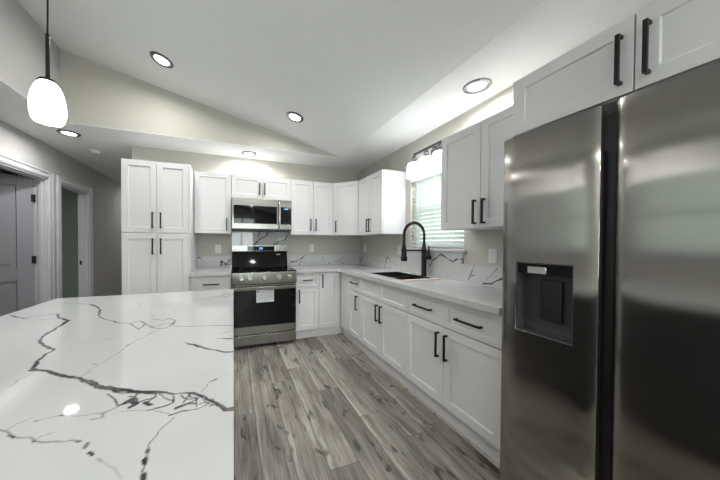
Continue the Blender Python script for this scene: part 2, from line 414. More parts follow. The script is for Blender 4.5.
# baseboards
def baseboard(name, *boxes):
    m = MB()
    for a_, b_ in boxes: m.box(a_, b_)
    struct(name, m, TRIM, .003)
baseboard('baseboard_left', ((XL, YN, 0), (XL+.014, D1a-.085, .11)), ((XL, D1b+.085, 0), (XL+.014, D2a-.085, .11)), ((XL, D2b+.085, 0), (XL+.014, YF, .11)))
baseboard('baseboard_hall', ((-3.165, -.0, 0), (-3.179, YF, .11)))
baseboard('baseboard_near', ((XL+.014, YN, 0), (0, YN+.014, .11)))

# ------------------------------------------------------------------ windows
def window(n, x, sgn, y0, y1, z0, z1):
    """frame, sashes and glass inside an opening; x is the outer plane"""
    r = bpy.data.objects.new('window_%d' % n, None); COL.objects.link(r); r['kind'] = 'structure'
    m = MB(); f = .045; xa, xb = x-.02, x+.02
    m.box((xa, y0, z0), (xb, y0+f, z1)); m.box((xa, y1-f, z0), (xb, y1, z1)); m.box((xa, y0+f, z0), (xb, y1-f, z0+f)); m.box((xa, y0+f, z1-f), (xb, y1-f, z1))
    zm = (z0+z1)/2; m.box((xa+.004, y0+f, zm-.02), (xb-.004, y1-f, zm+.02))
    m.build('window_frame', TRIM, r, .002)
    MB().box((x-.003, y0+f-.002, z0+f-.002), (x+.003, y1-f+.002, z1-f+.002)).build('window_glass', GLASS, r)
    return r
w1 = window(1, .095, 1, WY0, WY1, WZ0, WZ1)
MB().box((-.035, WY0-.035, 1.178), (-.0005, WY1+.105, 1.204)).box((-.001, WY0+.001, 1.2), (.073, WY1-.001, 1.2055)).build('window_sill', TRIM, w1, .003)
w2 = window(2, XL-.10, -1, LY0, LY1, LZ0, LZ1)
MB().box((XL, LY0-.08, LZ0-.03), (XL+.04, LY1+.08, LZ0)).build('window_sill', TRIM, w2, .003)
m = MB(); 
m.box((XL, LY0-.08, LZ0), (XL+.015, LY0, LZ1+.08)); m.box((XL, LY1, LZ0), (XL+.015, LY1+.08, LZ1+.08)); m.box((XL, LY0, LZ1), (XL+.015, LY1, LZ1+.08))
m.build('window_casing', TRIM, w2, .002)
w3 = bpy.data.objects.new('window_3', None); COL.objects.link(w3); w3['kind'] = 'structure'  # unseen window added behind the camera to let fill light in
m = MB()
for x_ in (NX0, NX0+.475, NX1-.05): m.box((x_, YN-.08, NZ0), (x_+.05, YN-.03, NZ1))
m.box((NX0, YN-.08, NZ0), (NX1, YN-.03, NZ0+.05)); m.box((NX0, YN-.08, NZ1-.05), (NX1, YN-.03, NZ1))
m.build('window_frame', TRIM, w3)
MB().box((NX0+.02, YN-.058, NZ0+.02), (NX1-.02, YN-.052, NZ1-.02)).build('window_glass', GLASS, w3)
def blind(label, x, y0, y1, z0, z1, tilt, side):
    r = thing('window_blind', label, 'blind', (x, (y0+y1)/2, z0))
    ha = (y1-y0)/2
    m = MB().box((-.022, -ha, z1-z0-.045), (.022, ha, z1-z0)); m.build('headrail', WPLAS, r, .002)
    sx = x-(.047 if x > -1 else -.11); sx = (-.014 if x > -1 else XL+.032)-x
    MB().box((sx-.008, -ha+.012, z1-z0-.085), (sx+.008, ha-.012, z1-z0+.010)).build('valance', WPLAS, r, .002)
    MB().box((-.018, -ha, 0), (.018, ha, .016)).build('bottom_rail', WPLAS, r, .002)
    m = MB(); z = .046
    while z < z1-z0-.08:
        w_ = .025; dx, dz = w_*math.cos(tilt), w_*math.sin(tilt)*side; k = .0014
        m.quadbox([(-dx, -ha, z-dz-k), (dx, -ha, z+dz-k), (dx, ha, z+dz-k), (-dx, ha, z-dz-k),
                   (-dx, -ha, z-dz+k), (dx, -ha, z+dz+k), (dx, ha, z+dz+k), (-dx, ha, z-dz+k)])
        z += .0435
    m.build('slats', SLAT, r)
    for yy in (-ha*.72, 0, ha*.72):
        for xx in (-.0275, .0275): MB().box((xx-.0006, yy-.004, .01), (xx+.0006, yy+.004, z1-z0-.06)).build('ladder_tape', WPLAS, r)
    return r
blind('white horizontal slat blind in the window above the sink', .032, WY0+.012, WY1-.006, 1.222, WZ1-.004, math.radians(38), -1)
blind('white horizontal slat blind in the left wall window', XL-.045, LY0+.01, LY1-.01, LZ0+.01, LZ1-.004, math.radians(38), 1)

# ------------------------------------------------------------------ cabinets
# local frame: x to the right along the front, back at y=0, front towards -y
RB = -PI/2     # rotation of the right-hand run
def shaker(x0, x1, z0, z1, yf, st=.058, t=.019, splits=None, rail=None):
    """door or drawer front whose outer face is at y = yf; recessed fields between stiles and rails"""
    m = MB(); bm = m.bm; rl = rail or st
    fields = splits or [(x0+st, x1-st)]
    za, zb = z0+rl, z1-rl
    xs = [x0] + [v for f in fields for v in f] + [x1]
    zs = [z0, za, zb, z1]; g = {}
    for i, x in enumerate(xs):
        for k, z in enumerate(zs): g[i, k] = bm.verts.new((x, yf, z))
    rec = .009; sl = .0035
    for i in range(len(xs)-1):
        for k in range(3):
            q = [g[i, k], g[i+1, k], g[i+1, k+1], g[i, k+1]]
            if k == 1 and i % 2 == 1:
                xa, xb = xs[i], xs[i+1]
                inn = [bm.verts.new(p) for p in ((xa+sl, yf+rec, za+sl), (xb-sl, yf+rec, za+sl), (xb-sl, yf+rec, zb-sl), (xa+sl, yf+rec, zb-sl))]
                bm.faces.new(inn)
                for j in range(4): bm.faces.new((q[j], q[(j+1) % 4], inn[(j+1) % 4], inn[j]))
            else: bm.faces.new(q)
    n = len(xs)-1
    rim = [g[i, 0] for i in range(n+1)] + [g[n, k] for k in (1, 2, 3)] + [g[i, 3] for i in range(n-1, -1, -1)] + [g[0, 2], g[0, 1]]
    bk = [bm.verts.new((v.co.x, yf+t, v.co.z)) for v in rim]
    for j in range(len(rim)): bm.faces.new((rim[j], bk[j], bk[(j+1) % len(rim)], rim[(j+1) % len(rim)]))
    bm.faces.new(bk[::-1])
    return m
def pull(cx, cz, yf, L, vert, parent):
    m = MB(); h = L/2; r = .0065; off = .034
    if vert:
        m.box((cx-r, yf-off, cz-h), (cx+r, yf-off+.012, cz+h))
        for s_ in (-1, 1): m.box((cx-r, yf-off+.012, cz+s_*(h-.0065)-r), (cx+r, yf-.0003, cz+s_*(h-.0065)+r))
    else:
        m.box((cx-h, yf-off, cz-r), (cx+h, yf-off+.012, cz+r))
        for s_ in (-1, 1): m.box((cx+s_*(h-.0065)-r, yf-off+.012, cz-r), (cx+s_*(h-.0065)+r, yf-.0003, cz+r))
    return m.build('handle', BLACK, parent, .0012, label='matte black bar pull')
G = .0024
def fronts(root, yf, items):
    """items: (kind, x0, x1, z0, z1, handle spec or None)"""
    for it in items:
        kind, x0, x1, z0, z1, hs = it[:6]
        sm = kind == 'drawer'
        mb = shaker(x0+G, x1-G, z0+G, z1-G, yf, st=.040 if sm else .058, rail=.036 if sm else None, splits=it[6] if len(it) > 6 else None)
        o = mb.build('false_front' if hs is None and sm else kind, CAB, root, .0012)
        if hs: pull(hs[0], hs[1], yf, hs[2], hs[3], o)
def wall_cabinet(label, loc, rz, w, h, d, items, name='wall_cabinet'):
    r = thing(name, label, 'cabinet', loc, rz, 'white shaker wall cabinets')
    MB().box((0, -(d-.0205), 0), (w, -.0005, h)).build('body', CABIN, r, .001)
    fronts(r, -d, items); return r
def base_cabinet(label, loc, rz, w, items, d=.60, body_w=None, open_top=False, toe=(0, 0)):
    r = thing('base_cabinet', label, 'cabinet', loc, rz, 'white shaker base cabinets')
    bw = body_w or w
    m = MB(); zt_ = .8755
    if open_top:
        t_ = .018; y0 = -(d-.0205)
        for nm, a_, b2 in (('side_panel', (0, y0, .11), (t_, -.0005, zt_)), ('side_panel', (w-t_, y0, .11), (w, -.0005, zt_)), ('bottom_panel', (t_, y0, .11), (w-t_, -.0005, .128)),
                           ('back_panel', (t_, -.012, .128), (w-t_, -.0005, zt_)), ('front_rail', (t_, y0, .655), (w-t_, y0+.018, zt_))): MB().box(a_, b2).build(nm, CABIN, r)
    else: m.box((0, -(d-.0205), .11), (bw, -.0005, zt_))
    if not open_top: m.build('body', CABIN, r, .001)
    MB().box((toe[0], -.556, 0), (bw-toe[1], -.54, .1095)).build('toe_kick', CABIN, r)
    fronts(r, -d, items); return r

P1, P2 = .117, .672      # base door bottom and top
Q1, Q2 = .676, .868      # drawer
# pantry
r = thing('pantry_cabinet', 'tall white pantry cabinet with four shaker doors left of the range', 'cabinet', (-3.075, 0, 0), 0)
pw = .640
MB().box((0, -.5805, .11), (pw, -.0005, 2.131)).build('body', CABIN, r, .001)
MB().box((0, -.556, 0), (pw, -.54, .1095)).build('toe_kick', CABIN, r)
mid = .318
fronts(r, -.60, [('door', 0, mid, 1.359, 2.129, (mid-.036, 1.495, .17, True)), ('door', mid, pw-.012, 1.359, 2.129, (mid+.040, 1.495, .17, True)),
                 ('door', 0, mid, P1, 1.355, (mid-.035, 1.215, .17, True)), ('door', mid, pw-.012, P1, 1.355, (mid+.040, 1.215, .17, True))])
MB().box((pw-.011, -.592, .11), (pw, -.581, 2.131)).build('filler_strip', CAB, r)
# wall cabinets of the back run
zb, zt2 = 1.372, 2.131; hh = zt2-zb
wall_cabinet('single-door white wall cabinet between the tall pantry and the microwave', (-2.431, 0, zb), 0, .427, hh, .335, [('door', .004, .425, 0, hh, (.372, .115, .165, True))])
wall_cabinet('short two-door white wall cabinet above the microwave', (-2.003, 0, 1.832), 0, .765, zt2-1.832, .335,
             [('door', 0, .3825, 0, zt2-1.832, (.3825-.032, .135, .155, True)), ('door', .3825, .765, 0, zt2-1.832, (.3825+.032, .135, .155, True))])
wall_cabinet('two-door white wall cabinet right of the microwave, before the diagonal corner', (-1.237, 0, zb), 0, .625, hh, .335,
             [('door', 0, .323, 0, hh, (.323-.040, .14, .165, True)), ('door', .323, .625, 0, hh, (.323+.035, .14, .165, True))])
# diagonal corner cabinet
r = thing('corner_wall_cabinet', 'white diagonal corner wall cabinet with one door', 'cabinet', (-.611, -.336, zb), -PI/4, 'white shaker wall cabinets')
q = .2755*math.sqrt(2)         # length of the diagonal front
s2 = math.sqrt(.5)
def loc2(X, Y):                # world xy to this cabinet's frame
    dx, dy = X+.611, Y+.336; return (dx*s2-dy*s2, dx*s2+dy*s2)
pts = [loc2(-.611, -.0005), loc2(-.611, -.322), loc2(-.322, -.611), loc2(-.0005, -.611), loc2(-.0005, -.0005)]
MB().prism(pts, 0, hh).build('body', CABIN, r, .001)
fronts(r, -.0000, [('door', .004, q-.004, 0, hh, (.052, .125, .165, True))])
wall_cabinet('two-door white wall cabinet with its white end panel beside the window', (0, -.6125, zb), RB, .5985, hh, .335,
             [('door', 0, .299, 0, hh, (.299-.030, .115, .165, True)), ('door', .299, .5985, 0, hh, (.299+.030, .115, .165, True))])
wall_cabinet('two-door white wall cabinet between the window and the refrigerator', (0, -2.135, zb), RB, .744, hh, .335,
             [('door', 0, .372, 0, hh, (.372-.036, .115, .175, True)), ('door', .372, .744, 0, hh, (.372+.036, .115, .175, True))])
wall_cabinet('deep two-door white cabinet above the refrigerator', (0, -2.880, 1.838), RB, .93, zt2-1.838, .558,
             [('door', 0, .455, 0, zt2-1.838, (.455-.036, .135, .19, True)), ('door', .455, .93, 0, zt2-1.838, (.455+.037, .135, .19, True))])
# base cabinets
base_cabinet('white base cabinet with a drawer between pantry and range', (-2.433, 0, 0), 0, .428,
             [('drawer', .004, .426, Q1, Q2, (.215, .775, .17, False)), ('door', .004, .426, P1, P2, (.36, .56, .17, True))])
base_cabinet('narrow white base cabinet with drawer and door just right of the range', (-1.232, 0, 0), 0, .322,
             [('drawer', 0, .322, Q1, Q2, (.167, .773, .13, False)), ('door', 0, .322, P1, P2, (.052, .565, .17, True))])
base_cabinet('white corner base cabinet with one full-height door', (-.909, 0, 0), 0, .288,
             [('door', 0, .288, P1, Q2, (.045, .752, .17, True))], body_w=.9085, toe=(0, .37))
r = base_cabinet('narrow white base cabinet with drawer and door between corner and sink', (0, -.602, 0), RB, .603,
             [('drawer', .262, .603, Q1, Q2, (.43, .777, .17, False)), ('door', .262, .603, P1, P2, (.51, .55, .17, True))])
MB().box((.0, -.594, .117), (.258, -.581, .868)).build('filler_strip', CAB, r)
base_cabinet('white sink base cabinet with a false front over two doors', (0, -1.2055, 0), RB, .829,
             [('drawer', 0, .829, Q1, Q2, None, [(.045, .385), (.445, .785)]), ('door', 0, .4145, P1, P2, (.4145-.045, .55, .17, True)), ('door', .4145, .829, P1, P2, (.4145+.030, .55, .17, True))], open_top=True)
base_cabinet('widest white base cabinet, two drawers over two doors, beside the refrigerator', (0, -2.035, 0), RB, .850,
             [('drawer', 0, .418, Q1, Q2, (.21, .767, .19, False)), ('drawer', .418, .85, Q1, Q2, (.625, .765, .19, False)),
              ('door', 0, .418, P1, P2, (.418-.045, .54, .18, True)), ('door', .418, .85, P1, P2, (.418+.032, .54, .18, True))])

# ------------------------------------------------------------------ quartz slabs
VEINS={'island':[(4, 0.55, [(-2.959, -2.228), (-2.916, -2.266), (-2.861, -2.319), (-2.852, -2.294), (-2.83, -2.282), (-2.796, -2.267), (-2.763, -2.26)]), (1.5, 0.5, [(-2.763, -2.26), (-2.725, -2.247)]), (2, 0.35, [(-2.843, -2.341), (-2.794, -2.35), (-2.727, -2.381)]), (5, 0.75, [(-2.765, -2.274), (-2.715, -2.364), (-2.654, -2.419), (-2.647, -2.488), (-2.639, -2.556), (-2.634, -2.625), (-2.602, -2.695), (-2.567, -2.746), (-2.52, -2.794), (-2.514, -2.851), (-2.513, -2.881), (-2.49, -2.936)]), (9, 0.9, [(-2.484, -2.948), (-2.439, -2.975), (-2.39, -3.014), (-2.348, -3.04), (-2.323, -3.067), (-2.282, -3.103), (-2.245, -3.128), (-2.206, -3.152)]), (6, 0.8, [(-2.206, -3.152), (-2.15, -3.176), (-2.105, -3.198), (-2.066, -3.207), (-2.04, -3.237), (-2.015, -3.268), (-1.996, -3.294), (-1.977, -3.3)]), (4, 0.8, [(-2.242, -3.137), (-2.204, -3.158), (-2.144, -3.185)]), (1.5, 0.7, [(-2.247, -3.153), (-2.224, -3.181), (-2.209, -3.207)]), (1.3, 0.45, [(-2.209, -3.207), (-2.224, -3.229), (-2.223, -3.245), (-2.239, -3.245)]), (6, 0.95, [(-2.197, -3.201), (-2.185, -3.199), (-2.174, -3.215), (-2.181, -3.22)]), (2, 0.8, [(-2.187, -3.171), (-2.189, -3.193), (-2.2, -3.198), (-2.207, -3.208)]), (5, 0.9, [(-2.159, -3.211), (-2.145, -3.227)]), (2, 0.8, [(-2.15, -3.176), (-2.143, -3.196), (-2.155, -3.21)]), (2, 0.9, [(-2.109, -3.199), (-2.099, -3.234), (-2.125, -3.245), (-2.14, -3.25)]), (2.5, 0.85, [(-2.076, -3.206), (-2.069, -3.222), (-2.054, -3.237), (-2.09, -3.258)]), (5, 0.85, [(-2.088, -3.254), (-2.076, -3.249), (-2.061, -3.253)]), (2, 0.85, [(-2.066, -3.207), (-2.044, -3.24), (-2.028, -3.267), (-2.049, -3.278), (-2.079, -3.273), (-2.1, -3.278)]), (2, 0.8, [(-2.061, -3.234), (-2.054, -3.266)]), (1.5, 0.7, [(-2.039, -3.247), (-2.02, -3.251), (-2.015, -3.272), (-2.027, -3.276)]), (2, 0.8, [(-2.2, -3.178), (-2.178, -3.195), (-2.17, -3.213), (-2.181, -3.225)]), (1.6, 0.8, [(-2.171, -3.208), (-2.163, -3.202), (-2.143, -3.199)]), (1.6, 0.8, [(-2.14, -3.183), (-2.12, -3.213), (-2.102, -3.226)]), (2.5, 0.85, [(-2.091, -3.212), (-2.072, -3.233), (-2.059, -3.232), (-2.04, -3.23)]), (1.6, 0.7, [(-2.082, -3.24), (-2.071, -3.207), (-2.05, -3.226)]), (1.6, 0.7, [(-2.051, -3.259), (-2.033, -3.257), (-2.021, -3.27)]), (2, 0.7, [(-2.201, -3.206), (-2.194, -3.191), (-2.181, -3.191)]), (3, 0.8, [(-2.24, -3.143), (-2.222, -3.158), (-2.201, -3.161), (-2.18, -3.172)]), (1.2, 0.3, [(-2.197, -3.229), (-2.145, -3.246), (-2.1, -3.27)]), (1.2, 0.5, [(-2.088, -3.288), (-2.1, -3.308), (-2.109, -3.333), (-2.116, -3.347), (-2.115, -3.368), (-2.112, -3.391), (-2.108, -3.409), (-2.101, -3.427)]), (4, 0.7, [(-2.116, -3.366), (-2.115, -3.372)]), (4, 0.75, [(-2.112, -3.387), (-2.111, -3.395)]), (4, 0.7, [(-2.103, -3.417), (-2.1, -3.425)]), (3, 0.7, [(-2.02, -3.162), (-2.033, -3.171)]), (1.2, 0.45, [(-2.033, -3.171), (-2.039, -3.191), (-2.049, -3.215)]), (1, 0.2, [(-2.018, -3.163), (-1.994, -3.141)]), (1.3, 0.5, [(-2.384, -3.215), (-2.366, -3.229), (-2.34, -3.251), (-2.318, -3.263), (-2.302, -3.277), (-2.272, -3.288), (-2.23, -3.302)]), (3.5, 0.7, [(-2.353, -3.241), (-2.34, -3.252)]), (3.5, 0.8, [(-2.303, -3.278), (-2.3, -3.279)]), (3.5, 0.6, [(-2.232, -3.302), (-2.226, -3.304)]), (3, 0.5, [(-2.294, -3.281), (-2.272, -3.289)]), (1.2, 0.35, [(-2.366, -3.229), (-2.363, -3.212), (-2.35, -3.202)]), (1.2, 0.35, [(-2.336, -3.214), (-2.317, -3.208), (-2.298, -3.206), (-2.254, -3.223), (-2.228, -3.228), (-2.211, -3.213), (-2.206, -3.203)]), (3, 0.6, [(-2.337, -3.215), (-2.335, -3.215)]), (3, 0.6, [(-2.301, -3.205), (-2.293, -3.208)]), (1.2, 0.3, [(-2.228, -3.228), (-2.22, -3.245), (-2.242, -3.245)]), (1.3, 0.4, [(-2.302, -3.277), (-2.3, -3.268), (-2.278, -3.262)]), (1.2, 0.25, [(-2.475, -2.97), (-2.479, -3.008), (-2.477, -3.036)]), (3, 0.35, [(-2.479, -3.01), (-2.479, -3.005)]), (1.3, 0.4, [(-2.349, -3.037), (-2.34, -3.01)]), (3, 0.6, [(-2.343, -3.017), (-2.34, -3.007)]), (4, 0.55, [(-2.213, -3.313), (-2.211, -3.323)]), (4, 0.85, [(-2.201, -3.34), (-2.195, -3.346)]), (4, 0.3, [(-2.184, -3.36), (-2.179, -3.365)]), (1.2, 0.2, [(-2.18, -3.363), (-2.151, -3.389), (-2.136, -3.416)]), (1.5, 0.6, [(-2.899, -1.995), (-2.812, -2.024), (-2.724, -2.076)]), (5, 0.65, [(-2.724, -2.076), (-2.663, -2.156), (-2.613, -2.246), (-2.571, -2.371)]), (3.5, 0.75, [(-2.571, -2.371), (-2.505, -2.463), (-2.433, -2.531)]), (3, 0.75, [(-2.435, -2.526), (-2.389, -2.559), (-2.333, -2.652), (-2.325, -2.576)]), (3.5, 0.5, [(-2.389, -2.559), (-2.363, -2.525), (-2.319, -2.597), (-2.289, -2.646), (-2.235, -2.68), (-2.217, -2.626), (-2.222, -2.561), (-2.256, -2.523), (-2.27, -2.55), (-2.324, -2.507)]), (2.5, 0.45, [(-2.296, -2.644), (-2.266, -2.62), (-2.235, -2.595)]), (2, 0.45, [(-2.349, -2.556), (-2.312, -2.604)]), (3, 0.6, [(-2.227, -2.634), (-2.22, -2.575)]), (2.5, 0.7, [(-2.211, -2.658), (-2.134, -2.685), (-2.071, -2.693), (-1.977, -2.726)]), (1.5, 0.6, [(-2.138, -2.866), (-2.118, -2.884)]), (4.5, 0.8, [(-2.123, -2.882), (-2.1, -2.905), (-2.056, -2.95), (-2.009, -2.994), (-1.978, -3.002)]), (2.5, 0.6, [(-2.163, -2.107), (-2.097, -2.104), (-2.051, -2.049)]), (6, 0.6, [(-2.051, -2.049), (-2.001, -1.982)]), (2, 0.5, [(-2.098, -2.088), (-2.038, -2.124), (-1.975, -2.034)]), (2, 0.5, [(-2.033, -2.862), (-2.013, -2.872)]), (4, 0.7, [(-2.013, -2.868), (-1.985, -2.882)]), (1.3, 0.35, [(-2.314, -2.884), (-2.31, -2.829), (-2.274, -2.729), (-2.252, -2.68)]), (3.5, 0.5, [(-2.311, -2.84), (-2.308, -2.822)]), (3.5, 0.5, [(-2.276, -2.732), (-2.269, -2.726)]), (4, 0.6, [(-2.341, -2.442), (-2.332, -2.451)]), (4, 0.35, [(-2.269, -2.381), (-2.253, -2.377)]), (3, 0.4, [(-2.257, -2.435), (-2.247, -2.432)]), (2.5, 0.3, [(-2.089, -2.553), (-2.077, -2.562)]), (2, 0.3, [(-2.058, -2.586), (-2.001, -2.617)]), (2, 0.25, [(-2.49, -2.135), (-2.423, -2.239)]), (1.2, 0.2, [(-2.48, -2.761), (-2.421, -2.751), (-2.392, -2.741), (-2.367, -2.727)]), (3, 0.4, [(-2.405, -2.743), (-2.387, -2.741)]), (1.2, 0.35, [(-2.346, -2.997), (-2.331, -2.95), (-2.313, -2.887)]), (4, 0.5, [(-2.351, -2.963), (-2.347, -2.96)]), (1.2, 0.15, [(-2.733, -2.649), (-2.681, -2.651), (-2.627, -2.654)])],
'range_splash':[(9, 0.95, [(-1.993, 1.19), (-1.911, 1.202), (-1.734, 1.197), (-1.669, 1.258), (-1.61, 1.318), (-1.522, 1.357), (-1.507, 1.411)]), (8, 0.7, [(-1.625, 1.409), (-1.64, 1.348)]), (9, 0.95, [(-1.566, 1.179), (-1.476, 1.194), (-1.324, 1.29), (-1.262, 1.298), (-1.215, 1.385)]), (10, 0.7, [(-1.282, 1.213), (-1.282, 1.194)])],
'back_splash':[(8, 0.85, [(-1.176, 0.969), (-1.073, 0.984), (-0.942, 1.066)]), (4, 0.5, [(-0.969, 1.046), (-1.034, 0.945), (-1.007, 0.847)]), (4, 0.5, [(-0.671, 1.055), (-0.657, 0.976)]), (4, 0.4, [(-0.445, 0.959), (-0.358, 1.006), (-0.24, 1.064)]), (7, 0.7, [(-0.328, 0.962), (-0.322, 0.924)]), (7, 0.7, [(-0.559, 0.94), (-0.55, 0.924)]), (3, 0.3, [(-0.474, 0.986), (-0.401, 0.958), (-0.299, 1.024)]), (9, 0.8, [(-2.417, 1.056), (-2.403, 1.048)]), (4, 0.4, [(-2.403, 1.048), (-2.337, 0.982)]), (12, 0.9, [(-2.141, 0.937), (-2.134, 1.004), (-2.07, 0.956)]), (7, 0.8, [(-2.07, 0.956), (-2.017, 1.03)]), (8, 0.6, [(-2.117, 0.947), (-2.022, 0.944)]), (4, 0.5, [(-2.417, 0.905), (-2.274, 0.907)])],
'right_splash':[(8, 0.8, [(-0.151, 1.081), (-0.066, 0.941)]), (7, 0.8, [(-0.843, 1.076), (-0.784, 0.923)]), (6, 0.7, [(-0.843, 1.065), (-0.915, 1.053), (-0.923, 1.014)]), (4, 0.3, [(-0.442, 1.031), (-0.631, 0.993), (-0.761, 1.037)]), (4, 0.3, [(-0.677, 0.878), (-0.962, 0.924)]), (4, 0.35, [(-0.961, 1.016), (-1.072, 0.971)]), (7, 0.85, [(-1.652, 1.018), (-1.694, 1.075), (-1.814, 1.149), (-1.961, 1.086), (-2.012, 1.114), (-2.069, 1.113)]), (5, 0.4, [(-1.618, 1.093), (-1.641, 1.032), (-1.624, 0.968)]), (4, 0.6, [(-2.198, 1.077), (-2.163, 0.984), (-2.137, 0.929)]), (5, 0.6, [(-2.171, 0.979), (-2.2, 0.986)]), (9, 0.85, [(-2.284, 0.925), (-2.367, 0.94), (-2.404, 0.968), (-2.435, 0.982), (-2.462, 0.994)]), (4, 0.5, [(-2.402, 1.064), (-2.366, 1.014), (-2.316, 0.966)])],
'counter':[(4, 0.35, [(-0.426, -2.205), (-0.335, -2.294), (-0.217, -2.311), (-0.187, -2.378), (-0.017, -2.449)]), (8, 0.35, [(-0.268, -2.302), (-0.201, -2.317)]), (3, 0.2, [(-0.501, -2.086), (-0.567, -2.265)]), (8, 0.3, [(-0.465, -0.613), (-0.372, -0.92)]), (4, 0.3, [(-1.216, -0.611), (-0.636, -0.483), (-0.283, -0.222)]), (6, 0.8, [(-0.708, -2.922), (-0.662, -2.907)]), (4, 0.5, [(-0.661, -2.907), (-0.692, -2.948)])]}

def hash_noise(P, seed, cell):
    """smooth value noise on an (n,2) array"""
    rs = np.random.RandomState(seed); T = rs.rand(256, 256)
    q = P/cell; i = np.floor(q).astype(int); f = q-i; f = f*f*(3-2*f)
    a = T[i[:, 0] % 256, i[:, 1] % 256]; b = T[(i[:, 0]+1) % 256, i[:, 1] % 256]; c = T[i[:, 0] % 256, (i[:, 1]+1) % 256]; d = T[(i[:, 0]+1) % 256, (i[:, 1]+1) % 256]
    return (a*(1-f[:, 0])+b*f[:, 0])*(1-f[:, 1]) + (c*(1-f[:, 0])+d*f[:, 0])*f[:, 1]
def vein_field(P, veins, soft=.0012):
    P = np.asarray(P, float)
    W = P + .007*(np.stack([hash_noise(P, 1, .035), hash_noise(P, 2, .035)], 1)-.5) + .004*(np.stack([hash_noise(P, 3, .011), hash_noise(P, 4, .011)], 1)-.5)
    wv = hash_noise(P, 7, .05); wf = hash_noise(P, 8, .012); val = np.zeros(len(P))
    for w, k, pl in veins:
        w = w/1000/2*(1.15 if w < 4 else 1.3)
        for (ax, ay), (bx, by) in zip(pl[:-1], pl[1:]):
            sel = (W[:, 0] > min(ax, bx)-.03) & (W[:, 0] < max(ax, bx)+.03) & (W[:, 1] > min(ay, by)-.03) & (W[:, 1] < max(ay, by)+.03)
            if not sel.any(): continue
            Q = W[sel]; d = np.array((bx-ax, by-ay)); L2 = max(d@d, 1e-9)
            t = np.clip(((Q-np.array((ax, ay)))@d)/L2, 0, 1); dist = np.hypot(Q[:, 0]-ax-t*d[0], Q[:, 1]-ay-t*d[1])
            ww = w*(.45+1.1*wv[sel]); v = min(1, k*1.3)*np.clip(1-(dist-ww)/(soft+.0002), 0, 1)*(.9+.4*wf[sel])
            # a pale core in the widest veins
            if w > .0032: v = v*(1-.25*np.clip(1-dist/(ww*.45+1e-6), 0, 1)*(wv[sel] > .45))
            val[sel] = np.maximum(val[sel], v)
    return np.clip(val, 0, 1)
